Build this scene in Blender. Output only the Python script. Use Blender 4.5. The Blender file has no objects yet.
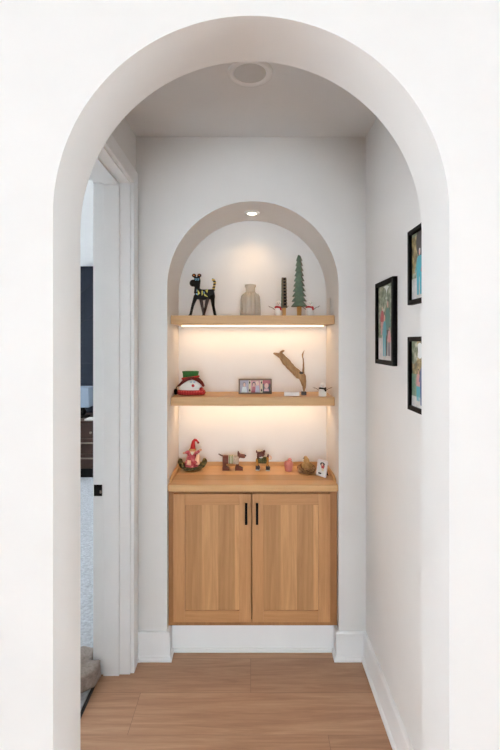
import bpy, bmesh, math, random
from mathutils import Vector, Matrix, noise as mnoise
random.seed(7)
PI = math.pi
scene = bpy.context.scene
COL = scene.collection

# ------------------------------------------------------------------ materials
def s2l(c):
    return tuple(((v/255.0)/12.92 if v/255.0 <= 0.04045 else ((v/255.0+0.055)/1.055)**2.4) for v in c)

def new_mat(name):
    m = bpy.data.materials.new(name); m.use_nodes = True
    nt = m.node_tree; nt.nodes.clear()
    out = nt.nodes.new('ShaderNodeOutputMaterial')
    b = nt.nodes.new('ShaderNodeBsdfPrincipled')
    nt.links.new(b.outputs[0], out.inputs[0])
    return m, nt, b

def N(nt, t, **kw):
    n = nt.nodes.new(t)
    for k, v in kw.items(): setattr(n, k, v)
    return n

def coords(nt, scale=(1, 1, 1), loc=(0, 0, 0)):
    tc = N(nt, 'ShaderNodeTexCoord'); mp = N(nt, 'ShaderNodeMapping')
    mp.inputs['Scale'].default_value = scale; mp.inputs['Location'].default_value = loc
    nt.links.new(tc.outputs['Object'], mp.inputs['Vector'])
    return mp.outputs[0]

def ramp(nt, fac, stops):
    r = N(nt, 'ShaderNodeValToRGB')
    el = r.color_ramp.elements
    while len(el) < len(stops): el.new(0.5)
    for e, (p, c) in zip(el, stops):
        e.position = p; e.color = (*c, 1)
    nt.links.new(fac, r.inputs[0])
    return r.outputs[0]

def mixc(nt, a, b, fac, mode='MIX'):
    m = N(nt, 'ShaderNodeMix', data_type='RGBA', blend_type=mode)
    if hasattr(fac, 'links'): nt.links.new(fac, m.inputs[0])
    else: m.inputs[0].default_value = fac
    for s, i in ((a, 6), (b, 7)):
        if hasattr(s, 'links'): nt.links.new(s, m.inputs[i])
        else: m.inputs[i].default_value = (*s, 1)
    return m.outputs[2]

def bump(nt, b, h, strength=0.2, dist=0.002):
    bp = N(nt, 'ShaderNodeBump'); bp.inputs['Strength'].default_value = strength
    bp.inputs['Distance'].default_value = dist
    nt.links.new(h, bp.inputs['Height']); nt.links.new(bp.outputs[0], b.inputs['Normal'])

def noise_tex(nt, vec, scale, detail=4, rough=0.55, dist=0.0):
    n = N(nt, 'ShaderNodeTexNoise')
    n.inputs['Scale'].default_value = scale; n.inputs['Detail'].default_value = detail
    n.inputs['Roughness'].default_value = rough; n.inputs['Distortion'].default_value = dist
    nt.links.new(vec, n.inputs['Vector'])
    return n.outputs['Fac']

def plain(name, rgb, rough=0.5, var=0.06, scale=40, bumps=0.0, metal=0.0, spec=0.5):
    """painted / moulded surface with a slight procedural mottling"""
    m, nt, b = new_mat(name)
    c = s2l(rgb)
    f = noise_tex(nt, coords(nt), scale)
    lo = tuple(max(0, v*(1-var)) for v in c); hi = tuple(min(1, v*(1+var)) for v in c)
    nt.links.new(ramp(nt, f, [(0.3, lo), (0.7, hi)]), b.inputs['Base Color'])
    b.inputs['Roughness'].default_value = rough; b.inputs['Metallic'].default_value = metal
    b.inputs['Specular IOR Level'].default_value = spec
    if bumps: bump(nt, b, f, bumps)
    return m

def oak(name, dark, light, axis='z', plank=None, rough=0.42, off=0.0, grain=1.0):
    m, nt, b = new_mat(name)
    st = {'x': (1.2, 24, 24), 'y': (24, 1.2, 24), 'z': (24, 24, 1.2)}[axis]
    v = coords(nt, st, (off, off*1.7, off*0.6))
    vec = v
    if plank:
        # boards glued edge to edge: each gets its own tone and its own figure
        tc = N(nt, 'ShaderNodeTexCoord'); sp = N(nt, 'ShaderNodeSeparateXYZ')
        nt.links.new(tc.outputs['Object'], sp.inputs[0])
        d = N(nt, 'ShaderNodeMath', operation='MULTIPLY_ADD'); d.inputs[1].default_value = 1/plank[1]; d.inputs[2].default_value = plank[2]
        nt.links.new(sp.outputs[plank[0]], d.inputs[0])
        fl = N(nt, 'ShaderNodeMath', operation='FLOOR'); nt.links.new(d.outputs[0], fl.inputs[0])
        wn = N(nt, 'ShaderNodeTexWhiteNoise', noise_dimensions='1D'); nt.links.new(fl.outputs[0], wn.inputs['W'])
        add = N(nt, 'ShaderNodeVectorMath', operation='MULTIPLY_ADD')
        nt.links.new(wn.outputs['Color'], add.inputs[0]); add.inputs[1].default_value = (9, 9, 9)
        nt.links.new(v, add.inputs[2]); vec = add.outputs[0]
    f1 = noise_tex(nt, vec, 1.4*grain, 5, 0.6, 1.2)
    f2 = noise_tex(nt, vec, 9*grain, 3, 0.7, 0.3)
    cd, cl = s2l(dark), s2l(light)
    col = ramp(nt, f1, [(0.1, cd), (0.5, tuple((a+c)/2 for a, c in zip(cd, cl))), (0.9, cl)])
    fine = ramp(nt, f2, [(0.3, (0.86, 0.84, 0.81)), (0.62, (1, 1, 1))])
    col = mixc(nt, col, fine, 0.55, 'MULTIPLY')
    if plank:
        tone = ramp(nt, wn.outputs['Value'], [(0.0, (0.74, 0.70, 0.64)), (1.0, (1.16, 1.16, 1.15))])
        col = mixc(nt, col, tone, 1.0, 'MULTIPLY')
    nt.links.new(col, b.inputs['Base Color'])
    b.inputs['Roughness'].default_value = rough
    b.inputs['Specular IOR Level'].default_value = 0.35
    bump(nt, b, f2, 0.08, 0.001)
    return m

def floor_wood():
    m, nt, b = new_mat('floor_planks')
    tc = N(nt, 'ShaderNodeTexCoord'); mp = N(nt, 'ShaderNodeMapping')
    mp.inputs['Location'].default_value = (0.985, 0.143, 0)
    nt.links.new(tc.outputs['Object'], mp.inputs['Vector'])
    # every row of planks starts at its own place
    sp = N(nt, 'ShaderNodeSeparateXYZ'); nt.links.new(mp.outputs[0], sp.inputs[0])
    def mth(op, a, b_):
        n_ = N(nt, 'ShaderNodeMath', operation=op)
        for i_, v_ in ((0, a), (1, b_)):
            if hasattr(v_, 'links'): nt.links.new(v_, n_.inputs[i_])
            else: n_.inputs[i_].default_value = v_
        return n_.outputs[0]
    row = mth('FLOOR', mth('DIVIDE', sp.outputs[1], 0.2), 0)
    cb = N(nt, 'ShaderNodeCombineXYZ'); nt.links.new(mth('ADD', sp.outputs[0], mth('MULTIPLY', mth('FRACT', mth('MULTIPLY', row, 0.619), 0), 1.22)), cb.inputs[0]); nt.links.new(sp.outputs[1], cb.inputs[1])
    br = N(nt, 'ShaderNodeTexBrick'); br.offset = 0.0; br.offset_frequency = 2; br.squash = 1
    for k, vv in (('Scale', 1.0), ('Mortar Size', 0.0007), ('Mortar Smooth', 0.3), ('Bias', 0.0), ('Brick Width', 1.22), ('Row Height', 0.2)):
        br.inputs[k].default_value = vv
    br.inputs['Color1'].default_value = (0, 0, 0, 1); br.inputs['Color2'].default_value = (1, 1, 1, 1); br.inputs['Mortar'].default_value = (0.5, 0.5, 0.5, 1)
    nt.links.new(cb.outputs[0], br.inputs['Vector'])
    st = N(nt, 'ShaderNodeVectorMath', operation='MULTIPLY'); st.inputs[1].default_value = (1.2, 19, 1)
    nt.links.new(mp.outputs[0], st.inputs[0])
    ad = N(nt, 'ShaderNodeVectorMath', operation='MULTIPLY_ADD'); ad.inputs[1].default_value = (7, 5, 3)
    nt.links.new(br.outputs['Color'], ad.inputs[0]); nt.links.new(st.outputs[0], ad.inputs[2])
    f1 = noise_tex(nt, ad.outputs[0], 1.5, 6, 0.62, 1.3)
    f2 = noise_tex(nt, ad.outputs[0], 8, 4, 0.7, 0.4)
    col = ramp(nt, f1, [(0.22, s2l((166, 125, 98))), (0.5, s2l((192, 150, 119))), (0.78, s2l((210, 170, 138)))])
    col = mixc(nt, col, ramp(nt, f2, [(0.3, (0.8, 0.78, 0.76)), (0.6, (1, 1, 1))]), 0.5, 'MULTIPLY')
    col = mixc(nt, col, ramp(nt, br.outputs['Color'], [(0, (0.9, 0.89, 0.88)), (1, (1.06, 1.06, 1.06))]), 1.0, 'MULTIPLY')
    col = mixc(nt, col, s2l((122, 90, 70)), br.outputs['Fac'])
    nt.links.new(col, b.inputs['Base Color'])
    b.inputs['Roughness'].default_value = 0.48; b.inputs['Specular IOR Level'].default_value = 0.3
    bump(nt, b, f2, 0.06, 0.001)
    return m

def emit(name, rgb, strength):
    m = bpy.data.materials.new(name); m.use_nodes = True
    nt = m.node_tree; nt.nodes.clear()
    o = nt.nodes.new('ShaderNodeOutputMaterial'); e = nt.nodes.new('ShaderNodeEmission')
    e.inputs[0].default_value = (*rgb, 1); e.inputs[1].default_value = strength
    nt.links.new(e.outputs[0], o.inputs[0]); return m

def speckle(name, stops, scale, rough=0.8, b_str=0.6):
    m, nt, b = new_mat(name)
    f = noise_tex(nt, coords(nt), scale, 5, 0.65)
    nt.links.new(ramp(nt, f, [(p, s2l(c)) for p, c in stops]), b.inputs['Base Color'])
    b.inputs['Roughness'].default_value = rough
    bump(nt, b, f, b_str, 0.003)
    return m

def stripes(name, c1, c2, scale, axis=(0, 0, 1), rough=0.6, cross=False):
    """woven / painted stripes; cross=True gives a plaid"""
    m, nt, b = new_mat(name)
    tc = N(nt, 'ShaderNodeTexCoord')
    def wave(d):
        w = N(nt, 'ShaderNodeTexWave', wave_type='BANDS', bands_direction=d); w.inputs['Scale'].default_value = scale
        w.inputs['Distortion'].default_value = 0.4
        nt.links.new(tc.outputs['Object'], w.inputs['Vector']); return w.outputs['Fac']
    d = 'XYZ'[[abs(a) for a in axis].index(1)]
    f = wave(d)
    if cross:
        mm = N(nt, 'ShaderNodeMath', operation='MULTIPLY'); nt.links.new(f, mm.inputs[0]); nt.links.new(wave('X' if d != 'X' else 'Z'), mm.inputs[1]); f = mm.outputs[0]
    nt.links.new(ramp(nt, f, [(0.42, s2l(c1)), (0.58, s2l(c2))]), b.inputs['Base Color'])
    b.inputs['Roughness'].default_value = rough
    return m

M = {}
M['wall'] = plain('white_wall_paint', (232, 230, 227), 0.6, 0.012, 6, 0.0, spec=0.25)
M['trim'] = plain('white_trim_paint', (243, 243, 242), 0.4, 0.01, 9, spec=0.35)
M['ceil'] = plain('ceiling_paint', (226, 225, 223), 0.75, 0.012, 6, spec=0.2)
M['floor'] = floor_wood()
M['navy'] = plain('navy_paint', (25, 32, 44), 0.6, 0.05, 5, spec=0.2)
M['carpet'] = speckle('carpet_pile', [(0.3, (150, 152, 156)), (0.7, (200, 203, 207))], 60, 0.95, 0.8)
M['oakz'] = oak('oak_upright', (180, 127, 81), (219, 167, 117), 'z')
M['oakx'] = oak('oak_across', (180, 127, 81), (219, 167, 117), 'x', off=3.1)
M['oakpanel'] = oak('oak_panel_boards', (184, 134, 88), (230, 180, 130), 'z', plank=(0, 0.077, 0.63), off=1.3)
M['oakside'] = oak('oak_face_frame', (160, 109, 68), (191, 139, 92), 'z', off=5.3)
M['oaktop'] = oak('oak_top', (206, 160, 110), (232, 190, 140), 'x', plank=(1, 0.09, 0.2), off=2.2, rough=0.36)
M['oakshelf'] = oak('oak_shelf', (194, 150, 100), (220, 178, 128), 'x', off=4.4)
M['black'] = plain('black_metal', (15, 14, 15), 0.5, 0.08, spec=0.15)
M['blackframe'] = plain('black_frame', (14, 13, 13), 0.6, 0.1, spec=0.12)
M['gloss_black'] = plain('glazed_black', (13, 11, 11), 0.45, 0.1, spec=0.15)
M['brownleg'] = plain('dark_reddish_brown', (46, 19, 16), 0.4, 0.15)
M['yellow'] = plain('yellow_paint', (226, 214, 92), 0.45)
M['blue'] = plain('light_blue_paint', (120, 176, 206), 0.45)
M['orange'] = plain('orange_paint', (206, 120, 52), 0.5)
M['tailstripe'] = stripes('black_yellow_bands', (20, 18, 16), (222, 186, 84), 22)
M['treegreen'] = speckle('washed_green_paint', [(0.3, (70, 92, 76)), (0.7, (104, 122, 100))], 60, 0.75, 0.2)
M['treeedge'] = plain('brown_sawn_edge', (112, 92, 70), 0.7, 0.12)
M['treetrunk'] = oak('pale_trunk_wood', (176, 124, 58), (214, 164, 92), 'z', off=7.7)
M['white'] = plain('white_ceramic', (236, 232, 226), 0.4, 0.02)
M['matwhite'] = plain('white_card', (240, 238, 235), 0.7, 0.02)
M['red'] = plain('red_cloth', (190, 32, 34), 0.7, 0.12, 120)
M['darkred'] = speckle('dark_red_knit', [(0.35, (64, 22, 20)), (0.6, (132, 40, 34))], 120, 0.85)
M['redplaid'] = stripes('red_plaid', (172, 28, 30), (222, 92, 82), 24, (1, 0, 0), 0.75, True)
M['green'] = plain('green_felt', (46, 104, 44), 0.85, 0.15, 120, 0.2)
M['twig'] = plain('twig_bark', (118, 92, 68), 0.8, 0.2, 90)
M['greybrown'] = oak('grey_brown_wood', (112, 92, 74), (142, 120, 98), 'x', off=9.1, rough=0.6)
M['cream'] = plain('cream_paint', (222, 210, 176), 0.6)
M['drift'] = oak('driftwood', (92, 60, 32), (214, 170, 120), 'z', off=6.2, rough=0.75, grain=3)
M['darkbase'] = plain('dark_walnut', (44, 26, 22), 0.45, 0.15)
M['wreath'] = speckle('dark_green_and_gold_leaves', [(0.35, (38, 38, 22)), (0.52, (78, 72, 36)), (0.66, (150, 124, 56))], 90, 0.7, 0.8)
M['pinkred'] = speckle('pink_and_red_robe', [(0.38, (150, 34, 48)), (0.55, (196, 88, 96)), (0.68, (232, 170, 160))], 55, 0.8)
M['peach'] = plain('peach_cloth', (238, 198, 168), 0.8, 0.05)
M['skin'] = plain('painted_skin', (226, 178, 146), 0.6, 0.05)
M['beard'] = plain('white_beard', (240, 230, 214), 0.9, 0.05, 120, 0.4)
M['toybrown'] = oak('red_brown_toy_wood', (96, 48, 34), (134, 72, 50), 'z', off=8.8, rough=0.5)
M['toymid'] = stripes('olive_and_white_knit', (134, 146, 96), (214, 212, 186), 26, (1, 0, 0), 0.85)
M['toylight'] = speckle('pale_taupe_cloth', [(0.3, (172, 152, 132)), (0.7, (206, 190, 170))], 100, 0.9)
M['olive'] = stripes('olive_sweater', (74, 82, 54), (116, 112, 62), 30, (1, 0, 0), 0.85, True)
M['mustard'] = plain('mustard_yellow', (190, 136, 58), 0.7, 0.08)
M['headbrown'] = plain('chestnut_brown', (92, 42, 34), 0.55, 0.15)
M['boot'] = plain('dark_boot', (34, 20, 24), 0.45, 0.1)
M['pink'] = plain('pink_glaze', (212, 134, 126), 0.4, 0.05)
M['nest'] = speckle('woven_nest', [(0.35, (66, 40, 24)), (0.52, (134, 92, 52)), (0.68, (196, 152, 92))], 110, 0.85, 0.9)
M['birdtan'] = speckle('tan_feather_paint', [(0.3, (150, 110, 62)), (0.7, (198, 158, 98))], 80, 0.7, 0.2)
M['paleframe'] = plain('white_frame_paint', (226, 220, 222), 0.5, 0.03)
M['clearwhite'] = plain('pale_acrylic_edge', (226, 218, 208), 0.3, 0.02)
M['dresser'] = oak('dark_walnut_drawers', (44, 28, 22), (70, 46, 36), 'x', off=1.9)
M['lampshade'] = plain('blue_grey_shade', (142, 156, 172), 0.8, 0.03, 200)
M['brass'] = plain('dull_metal', (150, 140, 128), 0.35, 0.05, metal=0.9)
M['greyfabric'] = speckle('taupe_fleece', [(0.3, (136, 124, 116)), (0.7, (172, 160, 150))], 70, 0.95, 0.4)
M['lens'] = plain('frosted_lens', (205, 205, 203), 0.6, 0.02)
M['led'] = emit('warm_led', (1.0, 0.80, 0.55), 2.0)
M['spotlens'] = emit('warm_spot_lens', (1.0, 0.86, 0.66), 8.0)
M['darkline'] = plain('black_rubber', (26, 24, 24), 0.7)
# photo prints
M['ph_leaf'] = speckle('print_foliage', [(0.36, (62, 78, 60)), (0.5, (128, 140, 112)), (0.66, (206, 206, 190))], 38, 0.35, 0.0)
M['ph_autumn'] = speckle('print_autumn_trees', [(0.36, (56, 70, 66)), (0.5, (132, 116, 70)), (0.66, (196, 178, 130))], 38, 0.35, 0.0)
M['ph_dark'] = speckle('print_dark_trees', [(0.36, (38, 52, 56)), (0.66, (88, 104, 106))], 38, 0.35, 0.0)
M['ph_grass'] = speckle('print_lawn', [(0.3, (96, 134, 112)), (0.7, (142, 168, 142))], 60, 0.35, 0.0)
M['ph_path'] = speckle('print_path', [(0.3, (190, 186, 184)), (0.7, (224, 220, 218))], 60, 0.35, 0.0)
M['ph_sky'] = plain('print_sky', (222, 226, 224), 0.35, 0.03)
for k, c in dict(teal=(60, 168, 186), blue=(58, 92, 150), red=(176, 66, 74), rose=(206, 150, 150), skin=(222, 176, 154), dark=(48, 44, 50),
                 grey=(140, 134, 140), lilac=(176, 168, 184), green=(76, 132, 122), blond=(224, 206, 176)).items():
    M['ph_'+k] = plain('print_'+k, c, 0.35, 0.08, 60)
# ribbed glass
mg, ntg, bg = new_mat('smoky_ribbed_glass')
fg = noise_tex(ntg, coords(ntg), 12)
ntg.links.new(ramp(ntg, fg, [(0.3, s2l((240, 230, 214))), (0.7, s2l((246, 238, 226)))]), bg.inputs['Base Color'])
bg.inputs['Roughness'].default_value = 0.2; bg.inputs['Transmission Weight'].default_value = 0.7; bg.inputs['IOR'].default_value = 1.3
M['glass'] = mg
mw, ntw, bw = new_mat('window_glass')
fw = noise_tex(ntw, coords(ntw), 3)
ntw.links.new(ramp(ntw, fw, [(0, (0.97, 0.98, 0.98)), (1, (1, 1, 1))]), bw.inputs['Base Color'])
bw.inputs['Roughness'].default_value = 0.0; bw.inputs['Transmission Weight'].default_value = 1.0; bw.inputs['IOR'].default_value = 1.02
M['pane'] = mw

# ------------------------------------------------------------------ mesh builder
class MB:
    def __init__(s): s.v = []; s.f = []; s.mi = []; s.mats = []
    def _m(s, mat):
        if mat not in s.mats: s.mats.append(mat)
        return s.mats.index(mat)
    def add(s, vs, fs, mat=None):
        o = len(s.v); s.v += [Vector(v) for v in vs]
        k = s._m(mat)
        for f in fs: s.f.append([o+i for i in f]); s.mi.append(k)
        return s
    def box(s, x0, x1, y0, y1, z0, z1, mat=None):
        vs = [(x, y, z) for z in (z0, z1) for y in (y0, y1) for x in (x0, x1)]
        return s.add(vs, [(0, 2, 3, 1), (4, 5, 7, 6), (0, 1, 5, 4), (2, 6, 7, 3), (0, 4, 6, 2), (1, 3, 7, 5)], mat)
    def prism(s, pts, y0, y1, mat=None, side=None):
        """polygon in x,z (counter-clockwise seen from -y) extruded from y0 (near) to y1"""
        n = len(pts)
        a = sum(pts[i][0]*pts[(i+1) % n][1]-pts[(i+1) % n][0]*pts[i][1] for i in range(n))
        if a < 0: pts = pts[::-1]
        vs = [(p[0], y0, p[1]) for p in pts]+[(p[0], y1, p[1]) for p in pts]
        s.add(vs, [list(range(n)), list(range(2*n-1, n-1, -1))], mat)
        return s.add(vs, [(i, i+n, (i+1) % n+n, (i+1) % n) for i in range(n)], side or mat)
    def tube(s, pts, rads, n=10, mat=None, sq=1.0):
        pts = [Vector(p) for p in pts]
        if not hasattr(rads, '__len__'): rads = [rads]*len(pts)
        vs = []; up = None
        for i, p in enumerate(pts):
            t = (pts[min(i+1, len(pts)-1)]-pts[max(i-1, 0)]).normalized()
            if up is None:
                up = Vector((0, 1, 0)) if abs(t.y) < 0.9 else Vector((1, 0, 0))
            a = (up-t*up.dot(t)).normalized(); up = a; b = t.cross(a)
            for k in range(n):
                an = 2*PI*k/n
                vs.append(p+(a*math.cos(an)*sq+b*math.sin(an))*rads[i])
        fs = [(i*n+k, i*n+(k+1) % n, (i+1)*n+(k+1) % n, (i+1)*n+k) for i in range(len(pts)-1) for k in range(n)]
        L = (len(pts)-1)*n
        fs += [list(range(n-1, -1, -1)), list(range(L, L+n))]
        return s.add(vs, fs, mat)
    def ball(s, c, r, mat=None, n=14, m=9):
        if not hasattr(r, '__len__'): r = (r, r, r)
        c = Vector(c); vs = [c+Vector((0, 0, -r[2]))]
        for j in range(1, m):
            ph = -PI/2+PI*j/m
            for k in range(n):
                th = 2*PI*k/n
                vs.append(c+Vector((r[0]*math.cos(ph)*math.cos(th), r[1]*math.cos(ph)*math.sin(th), r[2]*math.sin(ph))))
        vs.append(c+Vector((0, 0, r[2]))); T = len(vs)-1
        fs = [(0, 1+(k+1) % n, 1+k) for k in range(n)]
        fs += [(1+j*n+k, 1+j*n+(k+1) % n, 1+(j+1)*n+(k+1) % n, 1+(j+1)*n+k) for j in range(m-2) for k in range(n)]
        b = 1+(m-2)*n
        fs += [(T, b+k, b+(k+1) % n) for k in range(n)]
        return s.add(vs, fs, mat)
    def lathe(s, prof, mat=None, n=24, c=(0, 0, 0), rib=0, amp=0.0):
        """prof: (r, z) from the bottom up; closed onto the axis at both ends"""
        c = Vector(c); vs = []
        for r, z in prof:
            for k in range(n):
                an = 2*PI*k/n
                rr = r*(1+amp*math.cos(rib*an)) if rib else r
                vs.append(c+Vector((rr*math.cos(an), rr*math.sin(an), z)))
        m = len(prof)
        fs = [(i*n+k, i*n+(k+1) % n, (i+1)*n+(k+1) % n, (i+1)*n+k) for i in range(m-1) for k in range(n)]
        fs += [list(range(n-1, -1, -1)), list(range((m-1)*n, m*n))]
        return s.add(vs, fs, mat)
    def build(s, name, mat=None, parent=None, smooth=False, bevel=0.0, remesh=0.0, sm_iter=4, jitter=0.0):
        me = bpy.data.meshes.new(name)
        me.from_pydata([tuple(v) for v in s.v], [], s.f)
        for i, k in enumerate(s.mats): me.materials.append(M[k] if k else M[mat])
        if len(s.mats) > 1: me.polygons.foreach_set('material_index', s.mi)
        me.update()
        o = bpy.data.objects.new(name, me); COL.objects.link(o)
        if remesh:
            md = o.modifiers.new('r', 'REMESH'); md.mode = 'VOXEL'; md.voxel_size = remesh
            sm = o.modifiers.new('s', 'SMOOTH'); sm.iterations = sm_iter; sm.factor = 0.5
        if bevel:
            bv = o.modifiers.new('b', 'BEVEL'); bv.width = bevel; bv.segments = 2; bv.limit_method = 'ANGLE'; bv.angle_limit = math.radians(40)
        if remesh or bevel:
            dg = bpy.context.evaluated_depsgraph_get(); dg.update()
            ev = o.evaluated_get(dg); nm = bpy.data.meshes.new_from_object(ev)
            o.modifiers.clear(); old = o.data; o.data = nm; nm.name = name
            bpy.data.meshes.remove(old)
            if remesh and mat:
                o.data.materials.clear(); o.data.materials.append(M[mat])
        if jitter:
            for v in o.data.vertices:
                d = mnoise.noise_vector(v.co*60)*jitter
                v.co += d
        if smooth or remesh:
            for p in o.data.polygons: p.use_smooth = True
            if smooth != 'all' and not remesh: o.data.set_sharp_from_angle(angle=math.radians(45))
        if parent is not None: o.parent = parent
        return o

def tag(o, label, cat=None, group=None, kind=None):
    if label: o['label'] = label
    if cat: o['category'] = cat
    if group: o['group'] = group
    if kind: o['kind'] = kind
    return o
def empty(name, loc=(0, 0, 0), rz=0.0, rx=0.0):
    o = bpy.data.objects.new(name, None); COL.objects.link(o)
    o.empty_display_size = 0.05; o.location = loc; o.rotation_euler = (rx, 0, rz)
    return o
def thing(name, label, cat, loc, rz=0.0, rx=0.0, group=None):
    return tag(empty(name, loc, rz, rx), label, cat, group)
def struct(o, label=None):
    o['kind'] = 'structure'
    if label: o['label'] = label; o['category'] = o.name.split('_')[0]
    return o
def copy_tree(o, parent=None):
    c = o.copy(); COL.objects.link(c)
    if parent is not None: c.parent = parent
    for ch in list(o.children): copy_tree(ch, c)
    return c

# ------------------------------------------------------------------ dimensions (metres, camera above the origin)
F, CX, HY = 440.0, 250.0, 342.0            # focal length and horizon in pixels of the 500 x 750 frame
H = 1.48
YF0, YF1 = 1.11, 1.29                      # arched partition
YB = 2.057                                 # wall with the niche
YN = 2.39                                 # back of the niche
XL, XR = -0.534, 0.542
CEIL = 2.438
NC, NR, NS = 0.0135, 0.401, 1.737           # niche centre, half width, springing
AC, AR, AS = 0.003, 0.5, 1.803                        # arch half width, springing

def arch_face(mb, y, x0, x1, z0, z1, c, r, sp, flip, seg=72):
    """wall face with an arched opening, as vertical strips"""
    def q(a, b, d, e):
        vs = [(p[0], y, p[1]) for p in (a, b, d, e)]
        mb.add(vs, [(0, 1, 2, 3) if not flip else (3, 2, 1, 0)])
    q((x0, z0), (c-r, z0), (c-r, z1), (x0, z1))
    q((c+r, z0), (x1, z0), (x1, z1), (c+r, z1))
    pt = [(c-r*math.cos(PI*i/seg), sp+r*math.sin(PI*i/seg)) for i in range(seg+1)]
    for i in range(seg):
        a, b = pt[i], pt[i+1]
        q(a, b, (b[0], z1), (a[0], z1))
def arch_soffit(mb, y0, y1, c, r, sp, z0, seg=72):
    pt = [(c-r, z0)]+[(c-r*math.cos(PI*i/seg), sp+r*math.sin(PI*i/seg)) for i in range(seg+1)]+[(c+r, z0)]
    vs = [(p[0], y0, p[1]) for p in pt]+[(p[0], y1, p[1]) for p in pt]; n = len(pt)
    mb.add(vs, [(i, i+n, i+1+n, i+1) for i in range(n-1)])

RX, RY, RZ = 4.5, -4.0, 2.9               # the room the photographer stands in
# arched partition wall
mb = MB()
arch_face(mb, YF0, -RX, RX, 0, RZ, AC, AR, AS, False)
arch_face(mb, YF1, -RX, RX, 0, RZ, AC, AR, AS, True)
arch_soffit(mb, YF0, YF1, AC, AR, AS, 0)
struct(mb.build('wall_front', 'wall', smooth=True), 'white wall with the tall round-topped archway')
# niche wall
mb = MB()
arch_face(mb, YB, XL, XR, 0, CEIL, NC, NR, NS, False)
arch_soffit(mb, YB, YN, NC, NR, NS, 0)
mb.add([(NC-NR-0.02, YN, 0), (NC+NR+0.02, YN, 0), (NC+NR+0.02, YN, NS+NR+0.02), (NC-NR-0.02, YN, NS+NR+0.02)], [(0, 1, 2, 3)])
struct(mb.build('wall_back', 'wall', smooth=True), 'white end wall with the arched niche cut into it')
# hallway right wall
struct(MB().box(XR, XR+0.12, YF1, YN, 0, CEIL).build('wall_right', 'wall'), 'white hallway wall hung with three framed photos')
# hallway left wall with the doorway
XB = -0.684                                 # bedroom side of that wall
DJ = 1.958; DN = 1.335; DH = 2.186         # far jamb, near jamb, head
mb = MB()
mb.box(XB, XL, DJ+0.012, 5.4, 0, RZ); mb.box(XB, XL, DN-0.012, DJ+0.012, DH+0.012, RZ); mb.box(XB, XL, YF1, DN-0.012, 0, RZ)
struct(mb.build('wall_left', 'wall'), 'white hallway wall with the open doorway')
struct(MB().box(XL, XR, YF1, YB, CEIL, CEIL+0.05).build('ceiling', 'ceil'), 'hallway ceiling')
# floor: plank floor of room and hallway
mb = MB(); mb.box(-0.665, RX, RY, YN, -0.04, 0); mb.box(-RX, -0.665, RY, YF0+0.05, -0.04, 0)
struct(mb.build('floor', 'floor'), 'brown wood plank floor')
# bedroom shell
BX = -3.5; BY = 5.35; BC = 2.40
struct(MB().box(BX, -0.68, YF1, BY, -0.04, 0.004).build('floor_bedroom', 'carpet'), 'pale grey bedroom carpet')
struct(MB().box(BX, XB, YF1, BY, BC, BC+0.05).build('ceiling_bedroom', 'ceil'), 'white bedroom ceiling')
struct(MB().box(BX, XB, BY, BY+0.1, 0, BC).build('wall_bedroom', 'navy'), 'navy blue panelled bedroom wall')
struct(MB().box(-0.676, -0.665, DN+0.0, DJ-0.016, -0.001, 0.006).build('trim_3', 'darkline'), 'dark strip between carpet and wood floor')
# batten trim on the navy wall
mb = MB()
for k in range(7):
    z0 = 1.02+0.36*k
    x0 = -2.9
    # diagonal battens rising to the right
    zc = 2.08-0.375*(k-0)
    if k < 2:
        a = Vector((-2.35, BY-0.012, zc-0.22)); b = Vector((-1.55, BY-0.012, zc+0.42))
        t = (b-a).normalized(); nrm = Vector((-t.z, 0, t.x))*0.016
        mb.add([a+nrm+Vector((0, 0, 0)), a-nrm, b-nrm, b+nrm, a+nrm+Vector((0, 0.012, 0)), a-nrm+Vector((0, 0.012, 0)), b-nrm+Vector((0, 0.012, 0)), b+nrm+Vector((0, 0.012, 0))],
               [(0, 1, 2, 3), (7, 6, 5, 4), (0, 4, 5, 1), (1, 5, 6, 2), (2, 6, 7, 3), (3, 7, 4, 0)])
for z in (1.76, 1.49, 1.21, 0.94):
    mb.box(BX, XB, BY-0.02, BY, z-0.012, z+0.012)
struct(mb.build('trim_4', 'navy'), 'navy battens on the bedroom wall')
# bedroom outer wall; its nearer window is added to light the hallway's right wall
wz0, wz1 = 0.8, 2.2; WY = ((1.5, 2.9), (3.7, 5.1)); hh = wz1-wz0
mb = MB()
for a_, b_ in ((YF1, WY[0][0]), (WY[0][1], WY[1][0]), (WY[1][1], BY+0.1)): mb.box(BX-0.12, BX, a_, b_, 0, BC)
for a_, b_ in WY: mb.box(BX-0.12, BX, a_, b_, 0, wz0); mb.box(BX-0.12, BX, a_, b_, wz1, BC)
struct(mb.build('wall_bedroom_left', 'wall'), 'bedroom window wall')
for nm, (a_, b_) in zip(('window_near_fill', 'window_5'), WY):
    w = struct(empty(nm, (BX-0.06, (a_+b_)/2, wz0)), 'unseen bedroom window'); mb = MB(); L = (b_-a_)/2
    mb.box(-0.03, 0.03, -L, L, 0, 0.05); mb.box(-0.03, 0.03, -L, L, hh-0.05, hh)
    for yy in (-L, -0.025, L-0.05): mb.box(-0.03, 0.03, yy, yy+0.05, 0.05, hh-0.05)
    mb.build('window_frame', 'trim', w)
    MB().box(-0.004, 0.004, -L+0.05, L-0.05, 0.05, hh-0.05).build('window_pane', 'pane', w)
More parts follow.
